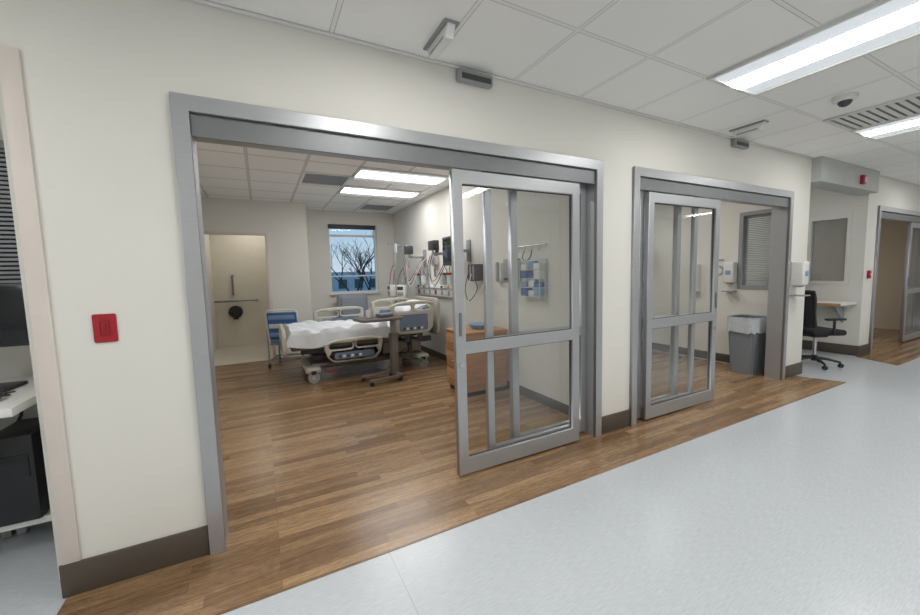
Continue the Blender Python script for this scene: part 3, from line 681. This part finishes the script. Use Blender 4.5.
m=M();m.box(-.05,.05,-.10,-.02,-.16,-.10,PLD,.01);m.out('paper_slot',s)
# ---------------------------------------------------------------- trash bin
s=E('waste_bin','tall grey rectangular waste bin with clear bag liner','waste bin',(5.80,.42,0))
m=M()
bm=bmesh.new();A=[(-.19,-.13,0),(.19,-.13,0),(.19,.13,0),(-.19,.13,0)];B=[(-.235,-.165,.74),(.235,-.165,.74),(.235,.165,.74),(-.235,.165,.74)]
Va=[bm.verts.new(p) for p in A];Vb=[bm.verts.new(p) for p in B];bm.faces.new(Va[::-1])
for i in range(4): bm.faces.new((Va[i],Va[(i+1)%4],Vb[(i+1)%4],Vb[i]))
Vc=[bm.verts.new((p[0]*.93,p[1]*.9,.74)) for p in B];Vd=[bm.verts.new((p[0]*.9,p[1]*.88,.1)) for p in A]
for i in range(4): bm.faces.new((Vb[i],Vb[(i+1)%4],Vc[(i+1)%4],Vc[i]));bm.faces.new((Vc[i],Vc[(i+1)%4],Vd[(i+1)%4],Vd[i]))
bm.faces.new(Vd);bmesh.ops.bevel(bm,geom=[e for e in bm.edges if abs(e.verts[0].co.z-e.verts[1].co.z)>.3],offset=.03,segments=3,affect='EDGES')
m.add(bm,BINM);m.out('bin_body',s)
m=M()
def liner(u,v):
    a=2*math.pi*u;c_=math.cos(a);s_=math.sin(a);e=.35
    x=.245*math.copysign(abs(c_)**e,c_);y=.175*math.copysign(abs(s_)**e,s_)
    k=1+.025*math.sin(a*17)*v+.02*v
    return (x*k,y*k,.755-.20*v+.012*math.sin(a*9)*v)
m.grid(liner,96,8,BAG);m.grid(lambda u,v:tuple((liner(u,0)[0]*(1-.1*v),liner(u,0)[1]*(1-.1*v),.755-.12*v)),96,3,BAG);m.out('bag_liner',s)
# ---------------------------------------------------------------- second room contents
monitor((6.10,2.3,1.60),RW,'patient monitor on wall arm in second room',.42,.32,SCRN,PLG)
headwall((6.10,2.9,1.13),6,'white medical headwall panel in second room',.8)
ivpole((5.6,2.1,0),'chrome iv pole standing in the second room',1,2.0,RW,RED)
# ---------------------------------------------------------------- alcove counter, chair, monitor
s=E('alcove_counter','white wall mounted charting counter with wood edge','counter',(7.80,.60,0))
m=M();m.box(-.29,.298,-.55,.54,.80,.84,COUNTER,.005);m.box(-.296,-.289,-.55,.54,.80,.84,WOOD,.001);m.out('countertop',s)
for y in(-.4,.4):
    m=M();m.plate([[(.298,.5),(.298,.80),(-.1,.80)]],.03,PLG,XZ(y));m.out('bracket',s)
def taskchair(loc,rz):
    c=E('office_chair','black mesh office chair on five star caster base','office chair',loc,rz)
    c.scale=(.95,.95,1.0)
    m=M()
    for k in range(5):
        a=2*math.pi*k/5+.3;m.tube([(0,0,.12),(.16*math.cos(a),.16*math.sin(a),.1),(.29*math.cos(a),.29*math.sin(a),.07)],.022,PLD,8,r1=.014)
    m.cyl((0,0,.07),(0,0,.15),.035,PLD);m.out('star_base',c)
    for k in range(5):
        a=2*math.pi*k/5+.3;x=.29*math.cos(a);y=.29*math.sin(a)
        k_=M();k_.cyl((x-.02,y,.028),(x+.02,y,.028),.028,PLD);k_.out('caster',c)
    m=M();m.cyl((0,0,.14),(0,0,.42),.024,STEEL);m.box(-.1,.1,-.1,.1,.41,.45,PLD,.01);m.out('gas_lift',c)
    m=M()
    m.box(-.24,.24,-.24,.23,.45,.53,BLACKF,.035,4);m.out('seat',c)
    m=M()
    bf=lambda u,v,o=0:((u-.5)*.46*(1-.12*v*v),.20+.06*(1-((u-.5)*2)**2)+.05*v*v+.02*math.sin(v*5)+o,.58+v*.48)
    m.grid(lambda u,v:bf(u,v),12,12,BLACKF);m.grid(lambda u,v:bf(u,v,.02),12,12,BLACKF)
    m.tube([bf(u,v,.01) for u,v in [(i/10,0) for i in range(10)]+[(1,i/10) for i in range(10)]+[(1-i/10,1) for i in range(10)]+[(0,1-i/10) for i in range(10)]],.018,PLD,8,closed=True)
    m.tube([(0,.1,.44),(0,.26,.45),(0,.34,.52),(0,.30,.74)],.026,PLD,8);m.out('backrest',c)
    for x in(-.28,.28):
        m=M();m.tube([(x*.6,0,.46),(x,0,.48),(x,.0,.68)],.016,PLD,8);m.box(x-.035,x+.035,-.14,.12,.67,.70,PLD,.012);m.out('armrest',c)
taskchair((6.88,.10,0),math.radians(62))
def deskmonitor(loc,rz,label,lift=0):
    s=E('computer_monitor',label,'computer monitor',loc,rz)
    m=M();m.box(-.25,.25,-.02,.02,.10+lift,.42+lift,PLD,.008);m.out('monitor_body',s)
    m=M();m.box(-.238,.238,-.023,-.018,.115+lift,.408+lift,SCRN,.001);m.out('screen',s)
    m=M();m.box(-.03,.03,.02,.05,.01,.25+lift,PLD,.008);m.box(-.12,.12,-.08,.1,0,.018,PLD,.006);m.out('stand',s)
deskmonitor((7.83,.85,.84),-math.pi/2,'black computer monitor on the alcove counter')
# ---------------------------------------------------------------- left workstation
s=E('workstation_counter','white laminate workstation counter against the niche wall','counter',(-2.1,.45,0))
m=M();m.box(-1.05,1.11,-.40,.365,.85,.89,COUNTER,.006);m.out('countertop',s)
m=M();m.box(-1.04,-1.0,-.3,.35,.0,.85,COUNTER,.003);m.out('support_panel',s)
deskmonitor((-1.27,.50,.89),math.radians(-4),'black computer monitor on white workstation counter',.12)
deskmonitor((-2.0,.56,.89),math.radians(8),'black computer monitor on white workstation counter',.12)
s=E('computer_keyboard','black keyboard on the workstation counter','keyboard',(-1.50,.22,.891))
m=M();m.box(-.2,.2,-.07,.07,0,.018,PLD,.005);m.out('keyboard_base',s)
m=M();m.box(-.19,.19,-.06,.06,.018,.023,SCRN,.002);m.out('keys',s)
s=E('computer_mouse','black computer mouse on the white counter','computer mouse',(-1.12,.22,.891))
m=M();m.sph((0,0,.022),(.032,.055,.022),PLD);m.out('mouse_body',s)
m=M();m.hose([(0,.05,.01),(.02,.09,.006),(-.02,.13,.006),(.01,.16,.006)],.004,PLD);m.out('mouse_cord',s)
def tower(x,label):
    s=E('computer_tower',label,'computer tower',(x,.62,0))
    m=M();m.box(-.09,.09,-.20,.13,.20,.66,PLD,.01);m.out('tower_case',s)
    m=M();m.box(-.14,.14,-.18,.135,.165,.20,PLW,.006);m.box(.10,.14,.1,.135,0,.165,PLG);m.box(-.14,-.10,.1,.135,0,.165,PLG);m.out('stand',s)
    m=M();m.box(-.07,.07,-.206,-.195,.44,.56,SCRN,.003);m.out('front_panel',s)
tower(-1.18,'black computer tower on pale stand under the counter');tower(-1.48,'black computer tower on pale stand under the counter')
s=E('cable_bundle','black computer cables hanging under the counter','cables',(-1.3,.815,.0))
for k in range(4):
    m=M();x=-.1+k*.09;m.hose([(x,0,.84),(x+.04,-.01,.7),(x-.03,-.015,.5),(x+.05,-.01,.36),(x,-.01,.18)],.008,PLD);m.out('cable',s)
# ---------------------------------------------------------------- outside
S(M().box(-20,40,7.3,80,-1.3,-1.2,SNOW),'floor_outside','pale ground outside the window','ground')
def tree(loc,seed,label,h=5):
    random.seed(seed);m=M()
    def br(p,d,L_,r,dep):
        n=4;pts=[p];q=p;dd=d
        for i in range(n):
            dd=(dd+Vector((random.uniform(-.15,.15),random.uniform(-.15,.15),.04))).normalized();q=q+dd*L_/n;pts.append(q)
        m.tube(pts,r,BARK,5,r1=r*.6)
        if dep:
            for k in range(3 if dep>1 else 2):
                a=random.uniform(0,6.28);t=random.uniform(.4,1.0)
                nd=(dd+Vector((math.cos(a)*.8,math.sin(a)*.8,random.uniform(-.1,.5)))).normalized()
                st=pts[min(n,int(t*n)+1)]
                br(st,nd,L_*.68,r*.55,dep-1)
    br(Vector((0,0,0)),Vector((0,0,1)),h*.4,.10,5)
    m.out('bare_tree',loc=loc,label=label,cat='tree')
tree((3.6,14.5,-1.2),5,'bare leafless tree outside the window',4.8)
tree((6.6,24,-1.2),11,'bare leafless tree farther across the lot',5)
b=E('distant_building','long low building across the lot','building',(8,45,-1.2))
M().box(-14,10,0,6,0,3.2,BLD).out('building_walls',b,smooth=False)
for k in range(12):
    m=M();m.box(-13+k*1.9,-12+k*1.9,-.05,.0,1.2,2.3,PLM);m.out('window_pane',b,smooth=False)
wd=bpy.data.worlds.new('world');SC.world=wd;wd.use_nodes=True
nt=wd.node_tree;bg=nt.nodes['Background']
tc=nt.nodes.new('ShaderNodeTexCoord');sp=nt.nodes.new('ShaderNodeSeparateXYZ');rp=nt.nodes.new('ShaderNodeValToRGB')
nt.links.new(tc.outputs['Generated'],sp.inputs[0]);nt.links.new(sp.outputs['Z'],rp.inputs['Fac'])
rp.color_ramp.elements[0].position=0;rp.color_ramp.elements[0].color=lin((212,230,243))+(1,)
rp.color_ramp.elements[1].position=.25;rp.color_ramp.elements[1].color=lin((110,176,222))+(1,)
nt.links.new(rp.outputs['Color'],bg.inputs['Color']);bg.inputs['Strength'].default_value=.9
# ---------------------------------------------------------------- camera
Xv=Vector((730,52.5,-380)).normalized();Yv=Vector((-199.9,28.5,-380));Yv=(Yv-Xv*Yv.dot(Xv)).normalized();Zv=Xv.cross(Yv)
R=Matrix((Xv,Yv,Zv))
cd=bpy.data.cameras.new('camera');co=bpy.data.objects.new('camera',cd);COL.objects.link(co)
co.matrix_world=Matrix.Translation((0,-2.28,1.42))@R.to_4x4()
cd.sensor_width=36;cd.lens=380/920*36;cd.clip_start=.02;cd.clip_end=300
SC.camera=co
SC.view_settings.view_transform='Standard';SC.view_settings.look='None';SC.view_settings.exposure=.08
